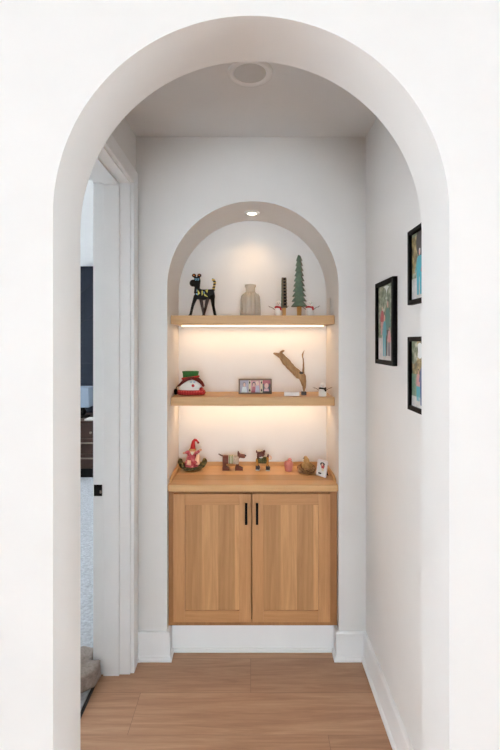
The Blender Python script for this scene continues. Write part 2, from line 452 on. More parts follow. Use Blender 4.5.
# photographer's room shell: unseen back and side windows added as light sources
def window(name, cx_, cy_, z0, hh, half, rz, label):
    w = struct(empty(name, (cx_, cy_, z0), rz), label); mb = MB()
    mb.box(-half, half, -0.03, 0.03, 0, 0.05); mb.box(-half, half, -0.03, 0.03, hh-0.05, hh)
    for xx in (-half, -half/3-0.025, half/3-0.025, half-0.05): mb.box(xx, xx+0.05, -0.03, 0.03, 0.05, hh-0.05)
    mb.build('window_frame', 'trim', w)
    MB().box(-half+0.05, half-0.05, -0.004, 0.004, 0.05, hh-0.05).build('window_pane', 'pane', w)
SW0, SW1, SZ0, SZ1 = -0.95, 1.0, 0.6, 2.6
for sd, nm, wn in ((-1, 'wall_room_left', 'window_fill_left'), (1, 'wall_room_right', 'window_fill_right')):
    xa, xb = sorted((sd*RX, sd*(RX+0.1))); mb = MB()
    mb.box(xa, xb, RY-0.1, SW0, 0, RZ); mb.box(xa, xb, SW1, YF0, 0, RZ); mb.box(xa, xb, SW0, SW1, 0, SZ0); mb.box(xa, xb, SW0, SW1, SZ1, RZ)
    struct(mb.build(nm, 'wall'), 'side wall of the front room')
    window(wn, sd*(RX+0.05), (SW0+SW1)/2, SZ0, SZ1-SZ0, (SW1-SW0)/2, PI/2, 'unseen side window added to light the archway')
struct(MB().box(-RX-0.1, RX+0.1, RY-0.1, YF0, RZ, RZ+0.05).build('ceiling_room', 'ceil'), 'front room ceiling')
vx, vz0, vz1 = 1.7, 0.35, 2.4
mb = MB()
mb.box(-RX, -vx, RY-0.1, RY, 0, RZ); mb.box(vx, RX, RY-0.1, RY, 0, RZ); mb.box(-vx, vx, RY-0.1, RY, 0, vz0); mb.box(-vx, vx, RY-0.1, RY, vz1, RZ)
struct(mb.build('wall_room_back', 'wall'), 'wall with the added window behind the camera')
window('window_1', 0, RY-0.05, vz0, vz1-vz0, vx, 0, 'unseen wide window added behind the camera for light')

# ------------------------------------------------------------------ door frame
d = struct(empty('door_1', (-0.6, DJ, 0)), 'white cased doorway into the bedroom')
def rel(mb, p): mb.v = [v-Vector(p) for v in mb.v]; return mb
dp = (-0.6, DJ, 0)
mb = MB(); mb.box(XB, XL, DJ, DJ+0.012, 0, DH+0.012); mb.box(XB, XL, DN-0.012, DN, 0, DH+0.012); mb.box(XB, XL, DN, DJ, DH, DH+0.012)
rel(mb, dp).build('jamb', 'trim', d, bevel=0.001)
mb = MB(); mb.box(-0.650, -0.580, DJ-0.010, DJ, 0, DH); mb.box(-0.650, -0.580, DN, DN+0.010, 0, DH); mb.box(-0.650, -0.580, DN+0.010, DJ-0.010, DH-0.010, DH)
rel(mb, dp).build('door_stop', 'trim', d, bevel=0.002)
c0 = DJ+0.006; cw = 0.066
mb = MB()
mb.box(XL, -0.517, c0, c0+cw, 0, DH+0.006); mb.box(XL, -0.517, DN-0.04, DN-0.006, 0, DH+0.006); mb.box(XL, -0.517, DN-0.04, c0+cw, DH+0.006, DH+0.072)
rel(mb, dp).build('casing', 'trim', d, bevel=0.003)
mb = MB(); mb.box(XB-0.017, XB, c0, c0+cw, 0, DH+0.006); mb.box(XB-0.017, XB, DN-0.04, DN-0.006, 0, DH+0.006); mb.box(XB-0.017, XB, DN-0.04, c0+cw, DH+0.006, DH+0.072)
rel(mb, dp).build('casing', 'trim', d, bevel=0.003)
mb = MB(); mb.box(-0.694, -0.658, DJ-0.003, DJ+0.001, 0.795, 0.845)
sp = tag(rel(mb, dp).build('strike_plate', 'black', d, bevel=0.001), 'black strike plate')
mb = MB(); mb.box(-0.667, -0.659, DJ-0.006, DJ-0.003, 0.808, 0.820)
rel(mb, dp).build('latch_lip', 'brass', sp)
for o in d.children: pass

# ------------------------------------------------------------------ baseboards
BH, BT = 0.13, 0.015
def base_run(name, pts, label, h=BH, shoe=True):
    """baseboard with a shoe moulding following a plan polyline; the room lies to the left of travel"""
    mb = MB()
    prof = [(0, 0), (BT, 0), (BT, h-0.004), (BT-0.004, h), (0, h)]
    if shoe: prof = [(0, 0), (BT+0.010, 0), (BT+0.010, 0.010), (BT+0.006, 0.017), (BT, 0.020), (BT, h-0.004), (BT-0.004, h), (0, h)]
    P = [Vector((p[0], p[1])) for p in pts]; n = len(prof); vs = []
    for i, p in enumerate(P):
        d0 = (P[i]-P[i-1]).normalized() if i else (P[1]-P[0]).normalized()
        d1 = (P[i+1]-P[i]).normalized() if i < len(P)-1 else d0
        n0, n1 = Vector((-d0.y, d0.x)), Vector((-d1.y, d1.x))
        mdir = (n0+n1)/(1+n0.dot(n1))
        for (t, z) in prof: vs.append((p.x+mdir.x*t, p.y+mdir.y*t, z))
    fs = [(i*n+k, i*n+(k+1) % n, (i+1)*n+(k+1) % n, (i+1)*n+k) for i in range(len(P)-1) for k in range(n)]
    fs += [list(range(n-1, -1, -1)), list(range((len(P)-1)*n, len(P)*n))]
    mb.add(vs, fs)
    o = mb.build(name, 'trim'); bm = bmesh.new(); bm.from_mesh(o.data); bmesh.ops.recalc_face_normals(bm, faces=bm.faces); bm.to_mesh(o.data); bm.free()
    return struct(o, label)
base_run('baseboard_right', [(XR, YF1), (XR, YB), (NC+NR, YB), (NC+NR, 2.104)], 'white baseboard along the right hallway wall')
base_run('baseboard_left', [(NC-NR, 2.104), (NC-NR, YB), (XL, YB), (XL, c0+cw)], 'short white baseboard left of the niche')
mb = MB(); mb.box(NC-NR, NC+NR, 2.104, 2.12, 0, 0.1360); mb.box(NC-NR+BT, NC+NR-BT, 2.095, 2.104, 0, 0.011); mb.box(NC-NR+BT, NC+NR-BT, 2.098, 2.104, 0.011, 0.016)
struct(mb.build('baseboard_niche', 'trim', bevel=0.001), 'white plinth under the oak cabinet')

# ------------------------------------------------------------------ cabinet and counter
FX0, FX1 = NC-NR+0.0015, NC+NR-0.0015
cab = thing('cabinet', 'built-in oak cabinet with two shaker doors filling the niche under the counter', 'cabinet', (NC, 2.086, 0.1365))
cx, cy, cz = NC, 2.086, 0.1365
CT = 0.779
mb = MB(); mb.box(FX0, FX1, 2.106, YN-0.004, cz, CT-0.001); rel(mb, (cx, cy, cz)).build('body', 'oakside', cab)
mb = MB()
mb.box(FX0, FX0+0.032, 2.086, 2.106, cz, CT-0.001); mb.box(FX1-0.036, FX1, 2.086, 2.106, cz, CT-0.001)
mb.box(FX0+0.032, FX1-0.036, 2.086, 2.106, CT-0.020, CT-0.001); mb.box(FX0+0.032, FX1-0.036, 2.086, 2.106, cz, cz+0.030)
rel(mb, (cx, cy, cz)).build('face_frame', 'oakside', cab, bevel=0.0012)
def px(x, Y): return (x-CX)*Y/F
DY = 2.067
dz0, dz1 = 0.163, 0.766
for (x0, x1, hx, bo) in ((px(173.2, DY), px(251.1, DY), px(246.2, DY), 0), (px(252.1, DY), px(330.2, DY), px(257.0, DY), 1)):
    dm = MB(); sw, rw, rb = 0.055, 0.052, 0.054
    o3 = ((x0+x1)/2, DY, dz0)
    dm.box(x0, x0+sw, DY, DY+0.018, dz0, dz1, 'oakz'); dm.box(x1-sw, x1, DY, DY+0.018, dz0, dz1, 'oakz')
    dm.box(x0+sw, x1-sw, DY, DY+0.018, dz1-rw, dz1, 'oakx'); dm.box(x0+sw, x1-sw, DY, DY+0.018, dz0, dz0+rb, 'oakx')
    door = rel(dm, o3).build('door', None, cab, bevel=0.0012); door.location = Vector(o3)-Vector((cx, cy, cz))
    pm = MB().box(x0+sw-0.002, x1-sw+0.002, DY+0.007, DY+0.016, dz0+rb-0.002, dz1-rw+0.002)
    pn = rel(pm, o3).build('panel', 'oakpanel', door)
    hm = MB(); ht = 1.48-(503.2-HY)*(DY-0.02)/F; hb = 1.48-(524.3-HY)*(DY-0.02)/F
    hm.box(hx-0.0055, hx+0.0055, DY-0.028, DY-0.018, hb, ht); hm.box(hx-0.004, hx+0.004, DY-0.018, DY, ht-0.018, ht-0.010); hm.box(hx-0.004, hx+0.004, DY-0.018, DY, hb+0.010, hb+0.018)
    tag(rel(hm, o3).build('handle', 'black', door, bevel=0.001), 'black bar handle')
co = thing('countertop', 'oak countertop slab lying on the cabinet in the niche', 'countertop', (NC, 2.06, CT))
cp = (NC, 2.06, CT)
rel(MB().box(FX0, FX1, 2.060, YN-0.002, CT, 0.810), cp).build('slab', 'oaktop', co, bevel=0.003)
UZ = 0.810
def upstand(mb, x, y, lab):
    o = tag(rel(mb, (x, y, UZ)).build('upstand_strip', 'oakshelf', bevel=0.0015), lab, 'trim', 'oak upstand strips on the counter'); o.location = (x, y, UZ)
upstand(MB().box(FX0+0.012, FX1-0.012, YN-0.014, YN-0.002, UZ, UZ+0.021), NC, YN-0.008, 'long thin oak strip along the back of the counter')
for xa, lab in ((FX0, 'short thin oak strip along the left side of the counter beside the gnome'), (FX1-0.012, 'short thin oak strip along the right side of the counter beside the white photo frame')):
    mb = MB(); pf = [(2.10, UZ), (YN-0.002, UZ), (YN-0.002, UZ+0.021), (2.14, UZ+0.021), (2.112, UZ+0.014)]
    vs = [(x, y, z) for x in (xa, xa+0.012) for y, z in pf]; n = 5
    mb.add(vs, [(4, 3, 2, 1, 0), (5, 6, 7, 8, 9)]+[(i, (i+1) % n, (i+1) % n+n, i+n) for i in range(n)])
    upstand(mb, xa+0.006, 2.25, lab)

# ------------------------------------------------------------------ floating shelves with light strips
SY = 2.145
def shelf(z0, z1, label):
    t = thing('floating_shelf', label, 'shelf', (NC, SY, z0), group='floating shelves in the niche')
    rel(MB().box(FX0, FX1, SY, YN-0.002, z0, z1), (NC, SY, z0)).build('board', 'oakshelf', t, bevel=0.002)
    b = rel(MB().box(NC-NR+0.03, NC+NR-0.03, YN-0.092, YN-0.078, z0-0.008, z0), (NC, SY, z0)).build('light_strip', 'led', t)
    tag(b, 'glowing warm light strip')
    return t
shelf(1.568, 1.610, 'upper oak floating shelf carrying the black dog, vase and green trees')
shelf(1.169, 1.210, 'lower oak floating shelf carrying the driftwood and the snowman head')

# ------------------------------------------------------------------ ceiling lights
t = thing('ceiling_downlight', 'round white recessed downlight, switched off, in the hallway ceiling', 'light', (0.0, 1.565, CEIL))
mb = MB(); pr = [(0.055, -0.001), (0.058, -0.004), (0.066, -0.007), (0.076, -0.006), (0.081, -0.001)]
n = 48; vs = []
for r, z in pr:
    for k in range(n): vs.append((r*math.cos(2*PI*k/n), r*math.sin(2*PI*k/n), z))
mb.add(vs, [(i*n+k, (i+1)*n+k, (i+1)*n+(k+1) % n, i*n+(k+1) % n) for i in range(len(pr)-1) for k in range(n)][:])
mb.build('trim_ring', 'trim', t, smooth='all')
MB().lathe([(0.0005, -0.0045), (0.057, -0.0035), (0.057, -0.0005), (0.0005, -0.0005)], n=48).build('lens', 'lens', t, smooth=True)
t = thing('spotlight', 'small lit recessed spotlight at the top of the niche arch', 'light', (0.010, 2.235, 2.1335))
mb = MB(); pr = [(0.022, 0.004), (0.024, -0.0025), (0.036, -0.004), (0.040, 0.003)]; vs = []; n = 32
for r, z in pr:
    for k in range(n): vs.append((r*math.cos(2*PI*k/n), r*math.sin(2*PI*k/n), z))
mb.add(vs, [(i*n+k, (i+1)*n+k, (i+1)*n+(k+1) % n, i*n+(k+1) % n) for i in range(len(pr)-1) for k in range(n)])
mb.build('trim_ring', 'trim', t, smooth='all')
MB().lathe([(0.0005, -0.003), (0.023, -0.002), (0.023, 0.002), (0.0005, 0.002)], n=32).build('lens', 'spotlens', t, smooth=True)

# ------------------------------------------------------------------ framed photos on the right wall
def flat(mb, pts, y, mat):
    n = len(pts); a = sum(pts[i][0]*pts[(i+1) % n][1]-pts[(i+1) % n][0]*pts[i][1] for i in range(n))
    if a < 0: pts = pts[::-1]
    mb.add([(p[0], y, p[1]) for p in pts], [list(range(n))], mat)
def ell(cx_, cz_, rx, rz, n=16): return [(cx_+rx*math.cos(2*PI*k/n), cz_+rz*math.sin(2*PI*k/n)) for k in range(n)]
def rect(x0, x1, z0, z1): return [(x0, z0), (x1, z0), (x1, z1), (x0, z1)]
def print_mesh(w, h, back, shapes, y):
    """printed photograph: background regions then people, all flat in the print; u,v in 0..1"""
    mb = MB(); k = 0
    for (kind, mat, *a) in back+shapes:
        yy = y-0.00012*k; k += 1
        if kind == 'r': flat(mb, [(-w/2+p[0]*w, p[1]*h) for p in rect(a[0], a[1], a[2], a[3])], yy, mat)
        elif kind == 'e': flat(mb, [(-w/2+p[0]*w, p[1]*h) for p in ell(*a)], yy, mat)
        elif kind == 'p': flat(mb, [(-w/2+p[0]*w, p[1]*h) for p in a[0]], yy, mat)
    return mb
def figure(u, top, bot, wd, body, legs, hair='ph_dark'):
    """a standing figure in a photograph: hair, face, top, two legs; in print coordinates"""
    hgt = top-bot; hr = hgt*0.075
    sh = top-0.17*hgt; hip = bot+0.46*hgt
    return [('e', hair, u, top-hr*0.9, hr*0.98, hr*1.05), ('e', 'ph_skin', u, top-hr*1.2, hr*0.72, hr*0.85),
            ('p', body, [(u-wd*0.32, sh+0.01), (u+wd*0.32, sh+0.01), (u+wd*0.55, hip), (u-wd*0.55, hip)]),
            ('p', body, [(u-wd*0.30, sh), (u-wd*0.45, sh-0.02), (u-wd*0.80, hip+0.06*hgt), (u-wd*0.62, hip+0.04*hgt)]),
            ('p', body, [(u+wd*0.30, sh), (u+wd*0.45, sh-0.02), (u+wd*0.80, hip+0.06*hgt), (u+wd*0.62, hip+0.04*hgt)]),
            ('p', legs, [(u-wd*0.52, hip), (u-wd*0.03, hip), (u-wd*0.10, bot), (u-wd*0.42, bot)]),
            ('p', legs, [(u+wd*0.03, hip), (u+wd*0.52, hip), (u+wd*0.42, bot), (u+wd*0.10, bot)])]
def wall_frame(label, y0, y1, z0, z1, back, shapes, fw=0.018):
    w, h = y1-y0, z1-z0; dep = 0.018
    t = thing('picture_frame', label, 'picture frame', (XR-0.001, (y0+y1)/2, z0), -PI/2, group='framed photos on the right wall')
    mb = MB()
    mb.box(-w/2, -w/2+fw, -dep, 0, 0, h); mb.box(w/2-fw, w/2, -dep, 0, 0, h); mb.box(-w/2+fw, w/2-fw, -dep, 0, h-fw, h); mb.box(-w/2+fw, w/2-fw, -dep, 0, 0, fw)
    mb.build('frame', 'blackframe', t, bevel=0.0015)
    p = print_mesh(w-2*fw, h-2*fw, back, shapes, -0.008).build('photo_print', None, t)
    p.location = (0, 0, fw)
    MB().box(-w/2+fw, w/2-fw, -0.007, -0.001, fw, h-fw).build('backing', 'matwhite', t)
    return t
wall_frame('largest black-framed family photo, hanging alone on the far side of the hallway wall', 1.614, 1.842, 1.391, 1.722,
           [('r', 'ph_leaf', 0, 1, 0, 1), ('r', 'ph_path', 0, 1, 0, 0.3), ('e', 'ph_sky', 0.5, 0.9, 0.32, 0.09), ('e', 'ph_leaf', 0.3, 0.88, 0.25, 0.1), ('e', 'ph_leaf', 0.75, 0.84, 0.2, 0.12)],
           figure(0.28, 0.72, 0.34, 0.2, 'ph_red', 'ph_rose', 'ph_blond')+figure(0.66, 0.80, 0.06, 0.26, 'ph_green', 'ph_dark')+figure(0.46, 0.60, 0.05, 0.2, 'ph_teal', 'ph_teal', 'ph_blond')+figure(0.78, 0.44, 0.06, 0.17, 'ph_rose', 'ph_grey'))
wall_frame('upper of the two smaller black-framed photos beside the archway, child in blue dress', 1.300, 1.463, 1.602, 1.845,
           [('r', 'ph_leaf', 0, 1, 0, 1), ('r', 'ph_autumn', 0, 0.35, 0.4, 0.95), ('e', 'ph_dark', 0.6, 0.85, 0.32, 0.26), ('r', 'ph_path', 0, 1, 0, 0.32)],
           figure(0.50, 0.74, 0.06, 0.34, 'ph_teal', 'ph_teal', 'ph_sky')+figure(0.80, 0.66, 0.10, 0.26, 'ph_red', 'ph_dark', 'ph_blond'), 0.015)
wall_frame('lower of the two smaller black-framed photos beside the archway, figures on a lawn', 1.300, 1.463, 1.257, 1.497,
           [('r', 'ph_autumn', 0, 1, 0, 1), ('e', 'ph_sky', 0.5, 0.86, 0.2, 0.12), ('e', 'ph_leaf', 0.12, 0.85, 0.28, 0.2), ('r', 'ph_grass', 0, 1, 0.12, 0.5), ('r', 'ph_path', 0, 1, 0, 0.16)],
           figure(0.42, 0.58, 0.10, 0.2, 'ph_rose', 'ph_teal', 'ph_dark')+figure(0.70, 0.72, 0.05, 0.28, 'ph_blue', 'ph_blue'), 0.015)

# ------------------------------------------------------------------ ornaments, upper shelf
U1 = 1.6105
Z2 = lambda k, x, y, ox, oy: ((x-ox)*k, (oy-y)*k)       # sketch units to metres
# black dog
t = thing('dog_figurine', 'tall lanky black dog figurine with colourful painted triangles on the upper shelf', 'figurine', (-0.239, 2.255, U1))
k = 0.000815
def q(x, y, dpt=0.0): a = Z2(k, x, y, 205, 344); return (a[0], dpt, a[1])
mb = MB()
mb.prism([Z2(k, *p, 205, 344) for p in ((150, 226), (158, 182), (178, 176), (200, 184), (270, 182), (278, 225), (272, 246), (235, 238), (205, 246), (165, 240))], -0.016, 0.016)
mb.tube([q(168, 205), q(166, 170), q(168, 128)], [0.019, 0.014, 0.016], 12)
mb.ball(q(167, 130), (0.017, 0.017, 0.020)); mb.tube([q(168, 138), q(143, 144)], [0.014, 0.0165], 12); mb.ball(q(139, 144), 0.0175)
mb.tube([q(160, 222, -0.008), q(140, 280, -0.014), q(126, 341, -0.017)], [0.012, 0.0075, 0.007], 10)
mb.tube([q(262, 222, -0.008), q(268, 280, -0.013), q(281, 341, -0.016)], [0.013, 0.008, 0.0072], 10)
mb.ball((q(124, 341)[0], -0.019, 0.0052), (0.0085, 0.010, 0.005)); mb.ball((q(281, 341)[0], -0.018, 0.0052), (0.0085, 0.010, 0.005))
for ex in (146, 180):
    mb.tube([q(162 if ex < 160 else 172, 122), q(ex, 100)], [0.007, 0.006], 8); mb.ball(q(ex, 98), (0.0115, 0.006, 0.0095))
mb.build('body', 'gloss_black', t, remesh=0.0022, sm_iter=3)
for (a, b2) in (((186, 225), (207, 341)), ((232, 226), (205, 341))):
    mb = MB(); mb.tube([q(*a, 0.010), q((a[0]+b2[0])/2, 285, 0.013), q(*b2, 0.016 if a[0] < 200 else -0.004)], [0.011, 0.0075, 0.0068], 10)
    mb.ball((q(*b2)[0], 0.016 if a[0] < 200 else -0.004, 0.005), (0.0085, 0.010, 0.005)); mb.build('leg', 'brownleg', t, remesh=0.002)
mb = MB(); mb.tube([q(266, 190, 0), q(272, 165, 0), q(277, 140, 0), q(270, 126, 0), q(260, 121, 0)], [0.008, 0.0062, 0.0072, 0.007, 0.005], 10); mb.build('tail', 'tailstripe', t, smooth='all')
for nm, mt, pts in (('painted_patch', 'blue', ((166, 180), (172, 218), (160, 214))), ('painted_patch', 'yellow', ((170, 184), (187, 206), (173, 219))), ('painted_patch', 'yellow', ((196, 192), (203, 192), (203, 214), (197, 222))),
                    ('painted_patch', 'blue', ((206, 194), (216, 202), (212, 214))), ('painted_patch', 'yellow', ((208, 204), (238, 230), (214, 222))), ('painted_patch', 'yellow', ((220, 190), (237, 184), (232, 206)))):
    MB().prism([Z2(k, *p, 205, 344) for p in pts], -0.0172, -0.0150).build(nm, mt, t)
for ex in (146, 180):
    mb = MB(); mb.ball(q(ex, 98, -0.0050), (0.0048, 0.0022, 0.0036)); mb.build('inner_ear', 'orange', t, smooth='all')
for ex, mt in ((160, 'blue'), (174, 'blue')):
    mb = MB(); mb.ball(q(ex, 124, -0.0150), (0.0052, 0.003, 0.0058)); e = mb.build('eye', mt, t, smooth='all')
    mb = MB(); mb.ball(q(ex-1, 124, -0.0178), (0.0022, 0.0012, 0.0028)); mb.build('pupil', 'gloss_black', e, smooth='all')

t.scale = (1.0, 1.0, 1.05)
# glass vase
t = thing('vase', 'ribbed smoky glass bottle vase with a short neck in the middle of the upper shelf', 'vase', (0.002, 2.255, U1))
prof = [(0.001, 0), (0.046, 0), (0.051, 0.004), (0.0515, 0.02), (0.0485, 0.085), (0.046, 0.104), (0.040, 0.113), (0.029, 0.120), (0.0245, 0.126), (0.0245, 0.146), (0.0285, 0.152), (0.0285, 0.159), (0.0275, 0.160),
        (0.025, 0.158), (0.0215, 0.146), (0.0215, 0.126), (0.026, 0.117), (0.037, 0.109), (0.043, 0.100), (0.0455, 0.083), (0.048, 0.02), (0.045, 0.007), (0.001, 0.007)]
mb = MB(); mb.lathe(prof[:9], n=112, rib=16, amp=0.04)
mb.f.pop(); mb.mi.pop()
mb2 = MB(); mb2.lathe(prof[8:18], n=112)
mb2.f = mb2.f[:-2]; mb2.mi = mb2.mi[:-2]
mb.add(mb2.v, mb2.f)
mb3 = MB(); mb3.lathe(prof[17:], n=112); mb3.f = mb3.f[:-2]+[mb3.f[-1]]; mb3.mi = mb3.mi[:len(mb3.f)]
mb.add(mb3.v, mb3.f)
mb.build('glass_body', 'glass', t, smooth='all')
mb = MB(); n = 48; vs = []
for i in range(9):
    a = 2*PI*i/8
    for kk in range(n): vs.append(((0.0265+0.003*math.cos(a))*math.cos(2*PI*kk/n), (0.0265+0.003*math.cos(a))*math.sin(2*PI*kk/n), 0.1605+0.0028*math.sin(a)))
mb.add(vs, [(i*n+kk, i*n+(kk+1) % n, (i+1)*n+(kk+1) % n, (i+1)*n+kk) for i in range(8) for kk in range(n)])
mb.build('rim', 'glass', t, smooth='all')

# flat sawtooth trees
def tree(name, label, loc, rz, h, trunk_h, hw, teeth, thick, tw, top_hw):
    t = thing(name, label, 'ornament', loc, rz, group='green wooden trees on the upper shelf')
    R, L = [], []
    fh = h-trunk_h
    for i in range(teeth):
        z = trunk_h+fh*i/teeth; z2 = trunk_h+fh*(i+1)/teeth
        w0 = hw+(top_hw-hw)*(i/teeth)**0.9; w1 = hw+(top_hw-hw)*((i+1)/teeth)**0.9
        R += [(w0, z-0.004), (w1*0.5 if i < teeth-1 else 0.004, z2-0.003)]
        L += [(-w0, z-0.004), (-(w1*0.5) if i < teeth-1 else -0.004, z2-0.003)]
    pts = R+[(0, h)]+L[::-1]
    MB().prism(pts, -thick/2, thick/2, 'treegreen', 'treeedge').build('foliage', None, t)
    MB().box(-tw/2, tw/2, -thick*0.36, thick*0.36, 0, trunk_h+0.002).build('trunk', 'treetrunk', t, bevel=0.001)
    return t
tree('wooden_tree', 'taller green sawtooth wooden tree standing face-on on the upper shelf', (0.249, 2.225, U1), -0.40, 0.309, 0.052, 0.041, 10, 0.022, 0.020, 0.011)
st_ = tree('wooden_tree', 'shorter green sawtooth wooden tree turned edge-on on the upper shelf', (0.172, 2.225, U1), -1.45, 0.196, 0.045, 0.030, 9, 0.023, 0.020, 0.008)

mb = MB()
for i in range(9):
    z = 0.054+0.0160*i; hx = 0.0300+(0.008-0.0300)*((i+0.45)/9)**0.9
    mb.box(hx-0.012, hx+0.0015, -0.0055, 0.0055, z, z+0.0085)  # black blocks stand in for the shade inside the notches
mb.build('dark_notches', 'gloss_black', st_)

# snowmen
def snowman(label, loc, rz, scarf):
    t = thing('snowman_figurine', label, 'figurine', loc, rz, group='small white snowman figurines')
    MB().lathe([(0.001, 0), (0.019, 0), (0.0215, 0.004), (0.0215, 0.030), (0.019, 0.042), (0.012, 0.049), (0.001, 0.050)], n=28).build('body', 'white', t, smooth='all')
    h = MB().ball((0, 0, 0.0645), (0.0165, 0.0165, 0.0185), n=20, m=12).build('head', 'white', t, smooth='all')
    mb = MB(); n = 24; pts = [(0.0165*math.cos(2*PI*i/n), 0.0165*math.sin(2*PI*i/n), 0.0485+0.0015*math.sin(4*PI*i/n)) for i in range(n+1)]
    mb.tube(pts, 0.0048, 8); mb.tube([(0.008, -0.019, 0.047), (0.012, -0.0235, 0.040), (0.013, -0.0245, 0.032)], [0.005, 0.0048, 0.004], 8, sq=0.6)
    mb.build('scarf', scarf, t, smooth='all')
    for s in (-1, 1):
        mb = MB(); mb.tube([(s*0.019, 0, 0.036), (s*0.032, -0.003, 0.046), (s*0.054, -0.002, 0.056)], [0.0019, 0.0016, 0.001], 6)
        mb.tube([(s*0.040, -0.003, 0.050), (s*0.047, -0.004, 0.049)], [0.0011, 0.0008], 6); mb.build('arm', 'twig', t)
    MB().tube([(0, -0.0155, 0.063), (0.001, -0.026, 0.062)], [0.0026, 0.0006], 8).build('nose', 'orange', h)
    for s in (-1, 1): MB().ball((s*0.0058, -0.0152, 0.069), 0.0017, n=8, m=6).build('eye', 'gloss_black', h)
    return t
def recolour(t, part, mt):
    for c in t.children:
        if c.name.startswith(part): c.data = c.data.copy(); c.data.materials.clear(); c.data.materials.append(M[mt])
s1 = snowman('white snowman with red scarf left of the short green tree on the upper shelf', (0.148, 2.275, U1), -0.1, 'red')
s2 = copy_tree(s1); s2.location = (0.307, 2.265, U1); s2.rotation_euler.z = 0.08
s2['label'] = 'white snowman with red scarf right of the tall green tree on the upper shelf'
s3 = copy_tree(s1); s3.location = (0.360, 2.185, 1.2105); s3.rotation_euler.z = 0.0; s3.scale = (0.9, 0.9, 0.82)
s3['label'] = 'white snowman with black scarf at the right end of the lower shelf'
recolour(s3, 'scarf', 'gloss_black')
t = tag(MB().box(-0.0015, 0.0015, -0.035, 0.035, 0, 0.098).build('glass_card', 'clearwhite', bevel=0.0006), 'thin pale upright panel seen edge-on at the right end of the upper shelf', 'ornament')
t.location = (0.4095, 2.29, U1)

# ------------------------------------------------------------------ ornaments, lower shelf
U2 = 1.2105
t = thing('snowman_ornament', 'snowman head ornament with green hat and red plaid scarf on the lower shelf', 'ornament', (-0.300, 2.245, U2))
k = 0.000462
def q(x, y, dpt=0.0): a = Z2(k, x, y, 235, 337); return (a[0], dpt, a[1])
hd = MB().ball(q(232, 262), (0.060, 0.030, 0.050), n=28, m=16)
hd.v = [Vector((v.x, v.y, max(v.z, 0.010))) for v in hd.v]
hd = hd.build('head', 'white', t, smooth='all')
MB().ball(q(263, 230, -0.029), 0.0078, n=12, m=8).build('nose', 'red', hd, smooth='all')
for ex in (240, 274): MB().ball(q(ex, 193, -0.022), (0.0042, 0.003, 0.0032), n=10, m=8).build('eye', 'blue' if ex == 240 else 'blue', hd, smooth='all')
mb = MB(); pts = [q(88, 236, -0.002), q(112, 225, -0.012), q(150, 190, -0.021), q(205, 156, -0.024), q(260, 148, -0.023), q(312, 172, -0.019), q(350, 208, -0.011), q(374, 246, -0.002)]
mb.tube(pts, [0.005, 0.0065, 0.0082, 0.0085, 0.0085, 0.0082, 0.0065, 0.005], 12)
mb.tube([(p[0], 0.024-p[1]*0-0.004, p[2]) for p in pts], [0.006, 0.008, 0.010, 0.010, 0.010, 0.010, 0.008, 0.005], 10)
mb.prism([(p[0], p[2]+0.002) for p in pts]+[(p[0], p[2]-0.002) for p in pts[::-1]], -0.010, 0.018)
br = mb.build('hat_brim', 'darkred', t, remesh=0.003, sm_iter=3)
mb = MB(); w0 = 0.0405; zz0 = q(0, 150)[2]; zz1 = q(0, 76)[2]; n = 28
mb.lathe([(0.001, zz0-0.006), (0.038, zz0-0.006), (0.040, zz0+0.02), (0.043, zz1-0.002), (0.0415, zz1), (0.001, zz1+0.001)], n=n)
mb.v = [Vector((v.x+q(228, 0)[0], v.y*0.58, v.z)) for v in mb.v]
mb.build('hat_crown', 'green', t, smooth=True)
mb = MB(); n = 28; pts = [(q(228, 0)[0]+0.041*math.cos(2*PI*i/n), 0.024*math.sin(2*PI*i/n), q(0, 146)[2]+0.006*math.cos(2*PI*i/n)) for i in range(n+1)]
mb.tube(pts, 0.0055, 8); mb.build('hat_band', 'red', t, smooth='all')
mb = MB()
pts = [(0.061*math.cos(a), 0.029*math.sin(a), 0.0135) for a in [2*PI*i/32 for i in range(33)]]
mb.tube(pts, 0.0132, 10); sc = mb.build('scarf', 'redplaid', t, smooth='all')
mb = MB(); mb.ball(q(352, 272, -0.018), (0.011, 0.010, 0.011)); mb.tube([q(352, 272, -0.02), q(372, 300, -0.022), q(376, 326, -0.022)], [0.006, 0.009, 0.009], 8, sq=0.5); mb.build('scarf_knot', 'redplaid', sc, smooth='all')
mb = MB(); mb.tube([q(92, 236, 0), q(74, 250, 0.0), q(70, 280, 0)], [0.003, 0.0025, 0.002], 6); mb.ball((q(68, 300)[0]-0.002, 0.0, 0.0205), (0.0095, 0.0095, 0.0115)); mb.ball((q(68, 300)[0]-0.001, 0.0, 0.0085), (0.009, 0.009, 0.0082))
mb.build('tassel', 'gloss_black', t, remesh=0.0016, sm_iter=2)

# triple frame
t = thing('triple_photo_frame', 'low grey-brown wooden frame holding three small portraits on the lower shelf', 'picture frame', (0.027, 2.285, U2))
W, Hh = 0.172, 0.078
mb = MB(); b_ = 0.007
mb.box(-W/2, W/2, -0.010, 0.012, Hh-b_, Hh); mb.box(-W/2, W/2, -0.010, 0.012, 0, b_); mb.box(-W/2, -W/2+b_, -0.010, 0.012, b_, Hh-b_); mb.box(W/2-b_, W/2, -0.010, 0.012, b_, Hh-b_); mb.box(-W/2+b_, W/2-b_, 0.004, 0.010, b_, Hh-b_)
mb.build('frame', 'greybrown', t, bevel=0.001)
for dx in (-0.0285, 0.0325):
    dv = MB().box(dx-0.0055, dx+0.0055, -0.006, 0.004, b_, Hh-b_).build('divider', 'cream', t)
    for zc in (0.020, 0.060): MB().prism([(dx, zc-0.009), (dx+0.004, zc), (dx, zc+0.009), (dx-0.004, zc)], -0.0075, -0.006).build('diamond', 'gloss_black', dv)
